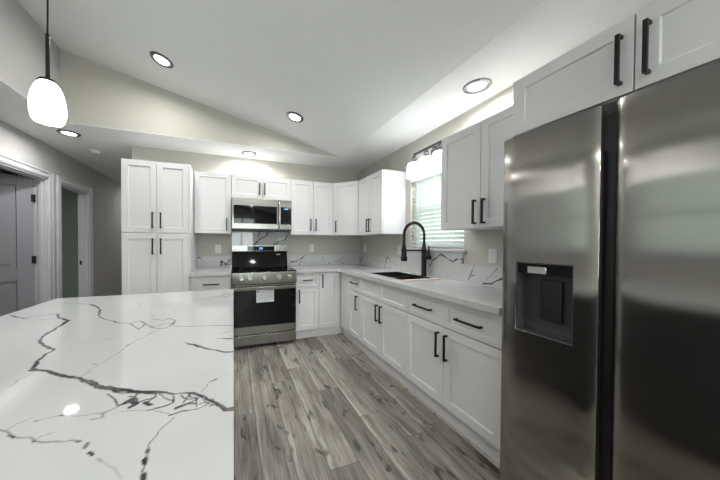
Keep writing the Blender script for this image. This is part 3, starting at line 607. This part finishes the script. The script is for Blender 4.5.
def slab(name, label, cat, outline_cells, axis, level, thick, veins, step, fine=None, group=None, split_edges=True):
    """grid slab. outline_cells: list of (u0,u1,v0,v1) rectangles with shared grid lines; axis: normal axis (2 = horizontal, 0 / 1 = upright)"""
    us = sorted({u for c_ in outline_cells for u in c_[:2]}); vs = sorted({v for c_ in outline_cells for v in c_[2:]})
    def fill(a, st):
        out = []
        for p, q_ in zip(a[:-1], a[1:]):
            n = max(1, int(math.ceil((q_-p)/st))); out += [p+(q_-p)*i/n for i in range(n)]
        return out+[a[-1]]
    U, V = fill(us, step), fill(vs, step)
    nu, nv = len(U), len(V)
    inside = np.zeros((nu-1, nv-1), bool)
    um = (np.array(U[:-1])+np.array(U[1:]))/2; vm = (np.array(V[:-1])+np.array(V[1:]))/2
    for a, b_, c_, d in outline_cells: inside |= ((um > a) & (um < b_))[:, None] & ((vm > c_) & (vm < d))[None, :]
    idx = -np.ones((nu, nv), int); need = np.zeros((nu, nv), bool)
    need[:-1, :-1] |= inside; need[1:, :-1] |= inside; need[:-1, 1:] |= inside; need[1:, 1:] |= inside
    ii, jj = np.nonzero(need); idx[ii, jj] = np.arange(len(ii))
    PU, PV = np.array(U)[ii], np.array(V)[jj]
    def xyz(u, v, h):
        if axis == 2: return np.stack([u, v, np.full_like(u, h)], 1)
        if axis == 1: return np.stack([u, np.full_like(u, h), v], 1)
        return np.stack([np.full_like(u, h), u, v], 1)
    top = xyz(PU, PV, level); fi, fj = np.nonzero(inside)
    F = np.stack([idx[fi, fj], idx[fi+1, fj], idx[fi+1, fj+1], idx[fi, fj+1]], 1)
    verts = [top]; faces = [F]; val = [vein_field(np.stack([PU, PV], 1), veins)]; n0 = len(top)
    # rim and underside
    pad = np.zeros((nu+1, nv+1), bool); pad[1:-1, 1:-1] = inside
    quads = []
    for i in range(nu-1):
        col = np.nonzero(inside[i] & ~pad[i, 1:-1])[0]; quads += [(idx[i, j], idx[i, j+1]) for j in col]
        col = np.nonzero(inside[i] & ~pad[i+2, 1:-1])[0]; quads += [(idx[i+1, j+1], idx[i+1, j]) for j in col]
    for j in range(nv-1):
        row = np.nonzero(inside[:, j] & ~pad[1:-1, j])[0]; quads += [(idx[i+1, j], idx[i, j]) for i in row]
        row = np.nonzero(inside[:, j] & ~pad[1:-1, j+2])[0]; quads += [(idx[i, j+1], idx[i+1, j+1]) for i in row]
    rim = sorted({a for q_ in quads for a in q_}); rm = {a: n0+k for k, a in enumerate(rim)}; n1 = n0+len(rim); rb = {a: n1+k for k, a in enumerate(rim)}
    r0 = xyz(PU[rim], PV[rim], level); r1 = xyz(PU[rim], PV[rim], level-thick)
    verts += [r0, r1]; val += [val[0][rim]]*2
    faces.append(np.array([(rm[a], rm[b_], rb[b_], rb[a]) for a, b_ in quads]))
    # coarse underside
    n2 = n1+len(rim); us2, vs2 = us, vs; bv = []; bf = []
    for a, b_, c_, d in outline_cells:
        k = n2+len(bv)
        bv += [(a, c_), (a, d), (b_, d), (b_, c_)]; bf.append((k, k+1, k+2, k+3))
    bv = np.array(bv); verts.append(xyz(bv[:, 0], bv[:, 1], level-thick)); val.append(np.zeros(len(bv))); faces.append(np.array(bf))
    Vv = np.concatenate(verts); Ff = np.concatenate(faces)
    flip = (axis == 1)
    if thick < 0: flip = not flip
    if flip: Ff = Ff[:, ::-1]
    me = bpy.data.meshes.new(name); me.vertices.add(len(Vv)); me.vertices.foreach_set('co', Vv.ravel())
    me.loops.add(Ff.size); me.loops.foreach_set('vertex_index', Ff.ravel().astype(np.int32))
    me.polygons.add(len(Ff)); me.polygons.foreach_set('loop_start', np.arange(0, Ff.size, 4, dtype=np.int32))
    me.update(calc_edges=True); me.validate()
    at = me.attributes.new('vein', 'FLOAT', 'POINT'); at.data.foreach_set('value', np.concatenate(val).astype(np.float32))
    me.materials.append(QUARTZ)
    o = bpy.data.objects.new(name, me); COL.objects.link(o)
    tag(o, label, cat, group)
    return o
CT, TH = .914, .038
slab('island_countertop', 'white quartz island top with a bold dark vein running across it', 'countertop', [(-2.985, -1.979, -4.45, -1.83)], 2, CT, TH, VEINS['island'], .0023)
SX0, SX1, SY0, SY1 = -.49, -.125, -1.83, -1.235
slab('countertop', 'L-shaped white quartz worktop around the sink, from range to refrigerator', 'countertop',
     [(-1.232, -.646, -.646, 0), (-.646, SX0, -.646, 0), (SX0, SX1, -.646, 0), (SX1, 0, -.646, 0),
      (-.646, SX0, SY1, -.646), (SX0, SX1, SY1, -.646), (SX1, 0, SY1, -.646),
      (-.646, SX0, SY0, SY1), (SX1, 0, SY0, SY1),
      (-.646, SX0, -2.888, SY0), (SX0, SX1, -2.888, SY0), (SX1, 0, -2.888, SY0)], 2, CT, TH, VEINS['counter'], .010)
slab('countertop', 'short white quartz worktop between the pantry and the range', 'countertop', [(-2.433, -2.003, -.646, 0)], 2, CT, TH, VEINS['counter'], .012)
BG = 'quartz backsplash strips'
ex = CT+.0005
slab('backsplash', 'low quartz backsplash on the back wall right of the range', 'backsplash', [(-1.232, -.0, ex, 1.074)], 1, -.020, -.0195, VEINS['back_splash'], .006, group=BG)
slab('backsplash', 'low quartz backsplash between the pantry and the range', 'backsplash', [(-2.433, -2.003, ex, 1.074)], 1, -.020, -.0195, VEINS['back_splash'], .006, group=BG)
slab('backsplash', 'quartz panel with dark diagonal veins on the wall under the microwave', 'backsplash', [(-2.000, -1.212, 1.13, 1.415)], 1, -.018, -.0175, VEINS['range_splash'], .006, group=BG)
slab('backsplash', 'low quartz backsplash on the window wall from corner to refrigerator', 'backsplash',
     [(-2.888, -2.065, ex, 1.074), (-2.065, -1.24, ex, 1.074), (-2.065, -1.24, 1.074, 1.177), (-1.24, -.0205, ex, 1.074)], 0, -.020, -.0195, VEINS['right_splash'], .006, group=BG)

# island base
r = thing('kitchen_island', 'dark kitchen island cabinet under the veined quartz top', 'island', (-2.48, -3.1, 0))
MB().box((-.47, -1.30, .10), (.475, 1.235, CT-TH-.0005)).build('body', DARKI, r, .002)
MB().box((-.42, -1.25, 0), (.42, 1.18, .0995)).build('toe_kick', DARKI, r)
for k in range(3):
    y0 = -1.29+.84*k
    m = shaker(y0+.003, y0+.835, .12, .865, 0)
    bmesh.ops.transform(m.bm, matrix=Matrix.Translation((.495, 0, 0)) @ Matrix.Rotation(PI/2, 4, 'Z'), verts=m.bm.verts)
    m.build('panel', DARKI, r, .001)

# sink, faucet, board
r = thing('kitchen_sink', 'black double-bowl undermount sink in the worktop below the window', 'sink', ((SX0+SX1)/2, (SY0+SY1)/2, CT-TH))
m = MB(); a, b = (SX1-SX0)/2-.0006, (SY1-SY0)/2-.0006; D = .20; t_ = .006; zr = TH+.0003
for x0, x1, y0, y1 in ((-a-.010, -a+t_, -b-.010, b+.010), (a-t_, a+.010, -b-.010, b+.010), (-a+t_, a-t_, -b-.010, -b+t_), (-a+t_, a-t_, b-t_, b+.010)):
    m.box((x0, y0, zr), (x1, y1, zr+.0022))
m.box((-a, -b, -D), (-a+t_, b, zr)); m.box((a-t_, -b, -D), (a, b, zr)); m.box((-a+t_, -b, -D), (a-t_, -b+t_, zr)); m.box((-a+t_, b-t_, -D), (a-t_, b, zr))
m.box((-a+t_, -b+t_, -D), (a-t_, b-t_, -D+t_)); m.box((-a+t_, -.012, -D+t_), (a-t_, .012, TH-.015))
m.build('basin', SINKM, r)
for yy in (-b/2, b/2):
    m = MB().lathe([(0, .006), (.018, .006), (.022, .003), (.042, .004), (.045, .0005)], (0.03, yy, -D+t_), 24); m.build('drain', BRONZE, r, label='dark metal drain')
r = thing('kitchen_faucet', 'matte black spring gooseneck faucet standing behind the sink', 'faucet', (-.075, -1.632, CT))
m = MB().lathe([(.033, 0), (.033, .008), (.028, .014), (.0265, .02), (.0265, .29), (.020, .305), (.018, .34), (0, .34)], (0, 0, 0), 28); m.build('body', BLACK, r)
R_, zc = .127, .432
arc = [(0, 0, .325), (0, 0, zc)] + [(-R_+R_*math.cos(t), 0, zc+R_*math.sin(t)) for t in [PI*i/24 for i in range(1, 25)]] + [(-2*R_, 0, zc-.09), (-2*R_, 0, zc-.12)]
MB().tube(arc, .0105, 12).build('hose', BLACK, r)
def resample(pts, n):
    P = [Vector(p) for p in pts]; L = [0]
    for p, q in zip(P[:-1], P[1:]): L.append(L[-1]+(q-p).length)
    out = []
    for k in range(n):
        s_ = L[-1]*k/(n-1); i = max(j for j in range(len(L)) if L[j] <= s_+1e-9); i = min(i, len(P)-2)
        out.append(P[i].lerp(P[i+1], (s_-L[i])/(L[i+1]-L[i])))
    return out
cs = resample(arc, 560); coil = []
for k, p in enumerate(cs):
    d = (cs[min(k+1, 559)]-cs[max(k-1, 0)]).normalized(); e1 = Vector((0, 1, 0)); e2 = d.cross(e1)
    t = 2*PI*k/7.0; coil.append(p+(e1*math.cos(t)+e2*math.sin(t))*.0138)
MB().tube(coil, .0028, 5).build('spring', BLACK, r)
MB().lathe([(0, -.165), (.026, -.165), (.034, -.150), (.034, -.130), (.026, -.11), (.025, -.04), (.018, -.02), (.018, 0), (0, 0)], (-2*R_, 0, zc-.105), 24).build('spray_head', BLACK, r)
m = MB().tube([(-.012, 0, .272), (-2*R_+.018, 0, .272)], .009, 10); m.lathe([(.018, -.010), (.029, -.010), (.029, .010), (.018, .010)], (-2*R_, 0, .272), 24); m.build('support_arm', BLACK, r)
m = MB().tube([(0, -.022, .20), (0, -.085, .20)], .024, 18); m.tube([(0, -.066, .215), (0, -.074, .315)], [.012, .009], 10); m.build('lever', BLACK, r)
b_ = MB().box((-.515, -1.915, CT+.0004), (-.115, -1.845, CT+.007)).build('cutting_board', WOOD, None, .002)
tag(b_, 'narrow pale pinkish wooden board lying at the right end of the sink', 'board')

# ------------------------------------------------------------------ range
rx0, rx1 = -1.998, -1.236
RW = rx1-rx0
r = thing('range', 'freestanding stainless steel range with black glass oven door', 'oven', (rx0, 0, 0))
MB().box((.004, -.655, .03), (RW-.004, -.03, .905)).build('body', BLKPL, r, .002)
m = MB().box((.0, -.675, .905), (RW, -.10, .918))
m.build('cooktop', GLOSSB, r, .003)
m = MB()
for cx_, cy_, rr in ((.19, -.52, .105), (.57, -.52, .085), (.19, -.24, .08), (.57, -.24, .105), (.38, -.23, .05)):
    m.lathe([(rr, .0184), (rr, .0187), (rr-.003, .0187), (rr-.003, .0184)], (cx_, cy_, .9), 48)
m.build('burner_ring', GREYPL, r)
# backguard: black slanted lower part, steel upper part with display
m = MB(); m.quadbox([(.004, -.125, .918), (RW-.004, -.125, .918), (RW-.004, -.025, .918), (.004, -.025, .918), (.004, -.085, 1.135), (RW-.004, -.085, 1.135), (RW-.004, -.025, 1.135), (.004, -.025, 1.135)])
m.build('backguard', GLOSSB, r, .003)
m = MB().box((.0, -.098, 1.1355), (RW, -.022, 1.222)); m.build('control_hood', STEEL, r, .003, label='brushed steel hood of the backguard')
dsp = MB().box((.205, -.1005, 1.142), (.572, -.0985, 1.208)).build('display', GLOSSB, r)
m = MB()
for k, (u0, u1) in enumerate(((.365, .374), (.380, .392), (.397, .409))):
    m.box((u0, -.1012, 1.172), (u1, -.1006, 1.190))
m.box((.36, -.1012, 1.160), (.412, -.1006, 1.163)); m.build('clock_digits', BLUE, dsp)
MB().box((.60, -.0955, 1.085), (.655, -.0935, 1.093)).build('badge', WPLAS, r)
m = MB(); m.quadbox([(.0, -.70, .768), (RW, -.70, .768), (RW, -.655, .768), (.0, -.655, .768), (.0, -.694, .904), (RW, -.694, .904), (RW, -.655, .904), (.0, -.655, .904)])
pn = m.build('control_panel', STEEL, r, .003)
for X in (-1.893, -1.797, -1.628, -1.455, -1.325):
    kx = X-rx0; m = MB().lathe([(.030, 0), (.030, .006), (.024, .008), (.022, .034), (.018, .037), (0, .037)], (kx, -.6955, .838), 28, axis='y')
    m.box((kx-.003, -.7375, .82), (kx+.003, -.731, .856)); m.build('knob', CHROME, pn)
od = MB().box((.004, -.690, .168), (RW-.004, -.656, .762)).build('oven_door', STEEL, r, .004)
MB().box((.012, -.6935, .262), (RW-.012, -.6895, .695)).build('door_glass', GLOSSB, od, .002, label='black glass oven window')
m = MB().box((.02, -.748, .715), (RW-.02, -.728, .741))
for xx in (.045, RW-.07): m.box((xx, -.729, .718), (xx+.025, -.6895, .738))
m.build('handle', STEEL, od, .006, label='brushed steel bar handle')
lb = MB().box((.275, -.6952, .545), (.482, -.6938, .690)); o = lb.build('label_sheet', PAPER, od, label='white printed label sheet on the glass')
m = MB().box((.288, -.6957, .662), (.306, -.6953, .680), 1)
for k in range(5): m.box((.320 if k < 2 else .300, -.6957, .668-.022*k), (.455, -.6953, .673-.022*k), 0)
m.build('print', [INKG, INK], o)
m = MB().box((.004, -.690, .040), (RW-.004, -.656, .158)); m.build('drawer', STEEL, r, .004)
for xx in (.04, RW-.07):
    for yy in (-.62, -.08): MB().box((xx, yy, 0), (xx+.03, yy+.03, .03)).build('foot', BLKPL, r)

# ------------------------------------------------------------------ microwave
r = thing('microwave', 'stainless over-the-range microwave with black window above the range', 'microwave', (rx0-.002, 0, 1.417))
MW = RW+.002; MH = .412
MB().box((.002, -.352, .0), (MW, -.0005, MH)).build('body', BLKPL, r, .002)
MB().box((.002, -.386, .001), (MW, -.353, .018)).build('vent_strip', BLKPL, r)
dr = MB().box((.002, -.390, .019), (.588, -.353, MH-.001)).build('door', STEEL, r, .004)
MB().box((.024, -.3925, .088), (.566, -.3895, .318)).build('window', GLOSSB, dr, .002, label='black glass window')
m = MB().tube([(.597, -.392, .045), (.597, -.415, .052), (.597, -.425, .075), (.597, -.428, .2), (.597, -.425, .335), (.597, -.415, .358), (.597, -.392, .365)], .0105, 14)
m.build('handle', CHROME, dr)
cp = MB().box((.590, -.390, .019), (MW, -.353, MH-.001)).build('control_panel', STEEL, r, .004)
k_ = MB().box((.618, -.3925, .088), (MW-.008, -.3895, .318))
for a_ in range(5):
    for b2 in range(3): k_.box((.648+b2*.036, -.3932, .115+a_*.032), (.656+b2*.036, -.3924, .119+a_*.032), 1)
k_ = k_.build('keypad', [GLOSSB, INKG], cp)
m = MB()
for u0, u1 in ((.660, .668), (.673, .681), (.688, .696), (.700, .708)): m.box((u0, -.3932, .285), (u1, -.3926, .300))
m.build('clock_digits', BLUE, k_)

# ------------------------------------------------------------------ refrigerator
FX, FY0 = -.7323, -2.952
r = thing('refrigerator', 'large stainless side-by-side refrigerator with a dispenser in the left door', 'refrigerator', (0, FY0, 0), RB)
FW = .914; FT = 1.764
# local: x along the front (towards the camera), y back at 0, front at -.7323
MB().box((.004, -.655, .02), (FW-.004, -.05, FT-.02)).build('body', GREYPL, r, .003)
MB().box((.01, -.665, .015), (FW-.01, -.655, .075)).build('kick_grille', BLKPL, r)
for hx in (.02, FW-.10): MB().box((hx, -.66, FT-.02), (hx+.08, -.58, FT+.008)).build('hinge_cover', GREYPL, r, .004)
def fridge_door(x0, x1, z0, z1, hole=None, chL=0., chR=0., name='door'):
    m = MB(); bm = m.bm; yb = -.672
    xs = [x0+(x1-x0)*(.5-.5*math.cos(PI*i/28)) for i in range(29)]
    if hole: xs = sorted(set([v for v in xs if min(abs(v-hole[0]), abs(v-hole[1])) > .006] + [hole[0], hole[1]]))
    zs = [z0, z1] if not hole else [z0, hole[2], hole[3], z1]
    def fy(x):
        t = abs(2*(x-x0)/(x1-x0)-1); y = -.7340+.016*t**6+.002*t*t
        if chL and x < x0+chL: y += (x0+chL-x)*1.25
        if chR and x > x1-chR: y += (x-x1+chR)*1.25
        return y
    g = {(i, k): bm.verts.new((x, fy(x), z)) for i, x in enumerate(xs) for k, z in enumerate(zs)}
    bk = {(i, k): bm.verts.new((x, yb, z)) for i, x in enumerate(xs) for k, z in enumerate(zs)}
    for i in range(len(xs)-1):
        for k in range(len(zs)-1):
            if hole and k == 1 and xs[i] >= hole[0]-1e-6 and xs[i+1] <= hole[1]+1e-6: continue
            bm.faces.new((g[i, k], g[i+1, k], g[i+1, k+1], g[i, k+1]))
            bm.faces.new((bk[i, k], bk[i, k+1], bk[i+1, k+1], bk[i+1, k]))
        for k in (0, len(zs)-1):
            q = (g[i, k], bk[i, k], bk[i+1, k], g[i+1, k]); bm.faces.new(q if k == 0 else q[::-1])
    for k in range(len(zs)-1):
        for i in (0, len(xs)-1):
            q = (g[i, k], g[i, k+1], bk[i, k+1], bk[i, k]); bm.faces.new(q if i == 0 else q[::-1])
    if hole:
        ih = [i for i, x in enumerate(xs) if hole[0]-1e-6 <= x <= hole[1]+1e-6]
        for a_, b2 in zip(ih[:-1], ih[1:]):
            for k in (1, 2): bm.faces.new((g[a_, k], g[b2, k], bk[b2, k], bk[a_, k]))
        for i in (ih[0], ih[-1]): bm.faces.new((g[i, 1], g[i, 2], bk[i, 2], bk[i, 1]))
    return m.build(name, FSTEEL, r, .002)
h0, h1, hz0, hz1 = .078, .294, .860, 1.174
fd = fridge_door(.0, .362, .08, FT, (h0, h1, hz0, hz1), name='freezer_door')
rd = fridge_door(.392, FW, .08, FT, chL=.018)
MB().box((.362, -.690, .08), (.392, -.656, FT-.03)).build('handle_recess', BLKPL, r)
MB().box((.3622, -.712, .35), (.368, -.69, 1.60)).build('grip_strip', BLACK, r)
# dispenser
yo = -.731
m = MB(); e_ = .004; yi = -.6725
m.box((h0, yo+.002, hz0), (h0+e_, -.672, hz1)); m.box((h1-e_, yo+.002, hz0), (h1, -.672, hz1)); m.box((h0, yo+.002, hz0), (h1, -.672, hz0+e_)); m.box((h0, yo+.002, hz1-e_), (h1, -.672, hz1))
dp = m.build('dispenser', GREYPL, fd)
MB().box((h0, -.6725, hz0), (h1, -.6560, hz1)).build('cavity_back', GREYPL, dp)
MB().box((h0+e_, yo+.004, 1.125), (h1-e_, -.674, hz1-e_)).build('control_face', GLOSSB, dp)
MB().box((.125, yo-.001, 1.128), (.20, yo+.006, 1.158)).build('nozzle_plate', CHROME, dp, .002, label='small steel plate above the nozzle')
m = MB().box((.155, -.690, .925), (.235, -.674, 1.10)); m.build('paddle', BLKPL, dp, .004)
MB().box((h0+e_, yo+.003, hz0+e_), (h1-e_, -.674, hz0+.012)).build('drip_tray', CHROME, dp)

# ------------------------------------------------------------------ outlets
def outlet(label, loc, rz, sw=False):
    r = thing('wall_outlet', label, 'outlet', loc, rz, 'white duplex wall outlets')
    MB().box((-.036, -.006, -.058), (.036, -.0004, .058)).build('plate', WPLAS, r, .002)
    for z in (-.024, .024):
        o = MB().box((-.017, -.0085, z-.014), (.017, -.006, z+.014)).build('receptacle', WPLAS, r, .001)
        m = MB()
        for xx in (-.007, .006): m.box((xx-.001, -.0090, z-.004), (xx+.001, -.0086, z+.006))
        m.tube([(0, -.0086, z-.009), (0, -.0090, z-.009)], .002, 8); m.build('slot', INK, o)
    return r
outlet('white outlet on the wall between pantry and range', (-2.178, 0, 1.170), 0)
outlet('white outlet on the back wall right of the range', (-.838, 0, 1.178), 0)
outlet('white outlet on the right wall right by the corner', (0, -.178, 1.178), RB)
outlet('white outlet on the right wall behind the faucet spout, left of the window', (0, -1.09, 1.174), RB)
outlet('white outlet on the right wall next to the refrigerator', (0, -2.353, 1.160), RB)

# ------------------------------------------------------------------ lamps
def lamp_light(parent, loc, size, watt, rot=(0, 0, 0), col=(1, .985, .96)):
    d = bpy.data.lights.new('lamp_light', 'AREA'); d.shape = 'DISK'; d.size = size; d.energy = watt; d.color = col; d.spread = math.radians(170)
    o = bpy.data.objects.new('lamp_light', d); COL.objects.link(o); o.parent = parent; o.location = loc; o.rotation_euler = rot
    return o
def recessed(label, x, y, z, slope=False, watt=LAMP_W):
    r = thing('recessed_light', label, 'ceiling light', (x, y, z), 0, 'recessed ceiling lights')
    if slope: r.rotation_euler = (0, math.atan(SL), 0)
    MB().lathe([(.062, -.004), (.070, -.012), (.092, -.008), (.098, -.0005), (.062, -.0005)], (0, 0, 0), 48).build('trim_ring', RING, r)
    MB().lathe([(0, -.006), (.0615, -.006), (.0615, -.0005), (0, -.0005)], (0, 0, 0), 40).build('lens', LENS, r)
    lamp_light(r, (0, 0, -.0135), .11, watt)
    return r
recessed('recessed ceiling light on the slope, left one of two, above the pantry side', -2.599, -1.069, vz(-2.599), True)
recessed('recessed ceiling light on the slope, right one of two, above the range side', -1.342, -1.046, vz(-1.342), True)
recessed('recessed ceiling light in the hall ceiling beside the glass pendant', -3.676, -.201, H)
recessed('recessed ceiling light in the flat ceiling strip above the range', -1.782, -.223, H)
recessed('recessed ceiling light in the flat strip above the window wall cabinets', -.243, -2.392, H)
for i, (x, y) in enumerate(((-2.6, -5.5), (-1.34, -5.5), (-2.6, -6.9), (-1.34, -6.9))):  # unseen lights added behind the camera to brighten the room
    recessed('added unseen ceiling light on the slope over the living area', x, y, vz(x), True, FAR_W)
recessed('added unseen ceiling light in the flat ceiling strip behind the camera', -.243, -5.6, H, False, FAR_W)  # out of view, added for more light from behind
recessed('added unseen ceiling light in the flat ceiling strip at the left rear', -3.85, -5.2, H, False, FAR_W)  # likewise added out of view for more light
recessed('added unseen ceiling light far down the hall', -3.62, 2.9, H, False, 5.0)  # hidden light added to lift the dark hall
recessed('added unseen ceiling light in the bathroom', -4.95, 1.1, H, False, 3.0)  # hidden light added to brighten the bathroom doorway
# pendant
px_, py_, PS = -2.855, -2.150, 1.30
r = thing('pendant_lamp', 'white alabaster glass pendant on a black rod above the island', 'pendant lamp', (px_, py_, 1.828), 0, 'glass pendants above the island')
r.scale = (PS, PS, PS); pendant = r
zz = (vz(px_)-1.828)/PS
MB().tube([(0, 0, .36), (.003, 0, .6), (0, .002, .85), (0, 0, zz-.02)], .003, 8).build('cord', BLACK, r)
m = MB().lathe([(.06, -.022), (.062, -.006), (.062, .0)], (0, 0, 0), 32); m.lathe([(0, -.024), (.06, -.022)], (0, 0, 0), 32)
bmesh.ops.transform(m.bm, matrix=Matrix.Translation((0, 0, zz-.016)) @ Matrix.Rotation(math.atan(SL), 4, 'Y'), verts=m.bm.verts); m.build('canopy', BLACK, r)
MB().tube([(0, 0, .185), (0, 0, .362)], .0065, 12).build('rod', BLACK, r)
MB().lathe([(0, .190), (.012, .190), (.024, .186), (.029, .180), (.029, .176), (0, .176)], (0, 0, 0), 36).build('cap', BLACK, r)
prof = [(.025, .176), (.036, .160), (.045, .135), (.0505, .108), (.0525, .08), (.051, .055), (.046, .034), (.041, .024)]
MB().lathe(prof + [(a_-.003, b2) for a_, b2 in prof[::-1]], (0, 0, 0), 48).build('lamp_shade', ALAB, r)
MB().lathe([(0, .03), (.02, .035), (.03, .055), (.03, .075), (.015, .11), (.013, .15), (0, .15)], (0, 0, 0), 24).build('bulb', emis('pendant_bulb_glow', (1, .98, .95), 40), r)
p2 = pendant.copy(); COL.objects.link(p2); p2.location.y -= .60
p2['label'] = 'second white alabaster glass pendant over the island, nearer the camera'
for ch in pendant.children:
    if ch.type == 'MESH': c2 = ch.copy(); COL.objects.link(c2); c2.parent = p2
# smoke detector
r = thing('smoke_detector', 'round white smoke detector on the hall ceiling', 'smoke detector', (-3.676, .394, H))
MB().lathe([(.068, -.0005), (.068, -.014), (.060, -.020), (0, -.020)], (0, 0, 0), 36).build('base', WPLAS, r)
MB().lathe([(.050, -.020), (.050, -.034), (.040, -.042), (0, -.042)], (0, 0, 0), 36).build('cover', WPLAS, r)
# vanity bar light above the window
r = thing('wall_light', 'dark metal bar light with glowing glass shades above the window', 'wall light', (0, -1.775, 2.19))
MB().box((-.018, -.12, -.055), (-.0005, .12, .055)).build('back_plate', BRONZE, r, .003)
m = MB().box((-.112, -.29, .035), (-.088, .29, .060)); m.box((-.105, -.012, .02), (-.018, .012, .045)); m.build('bar', BRONZE, r, .003)
for yy in (-.285, -.095, .095, .285):
    m = MB()
    q = [(-.10, yy, .036)] + [(-.10-.030*math.sin(t)*(1-t/9), yy+.030*math.cos(t)-.030, .010-.0+.018*math.sin(t*.5)) for t in [i*.35 for i in range(1, 10)]]
    m.tube([(-.10, yy, .05), (-.10, yy, -.03)], .006, 8)
    m.tube([(-.10, yy+.03*math.cos(t), .004+.026*math.sin(t)) for t in [2*PI*i/20 for i in range(21)]], .0042, 8, caps=False)
    m.tube([(-.10+.03*math.cos(t), yy, .004+.026*math.sin(t)) for t in [2*PI*i/20 for i in range(21)]], .0042, 8, caps=False)
    ar = m.build('arm', BRONZE, r)
    MB().lathe([(0, -.018), (.020, -.018), (.022, -.045), (.030, -.052), (0, -.052)], (-.10, yy, 0), 24).build('socket', BRONZE, ar)
    pr_ = [(.030, -.036), (.060, -.046), (.074, -.08), (.080, -.14), (.084, -.20)]
    MB().lathe(pr_ + [(a_-.003, b2) for a_, b2 in pr_[::-1]], (-.10, yy, 0), 36).build('glass_shade', VANG, r)
    MB().lathe([(0, -.055), (.014, -.055), (.016, -.09), (.030, -.125), (.022, -.155), (0, -.165)], (-.10, yy, 0), 20).build('bulb', emis('bar_bulb_glow', (1, .98, .95), 60), r)
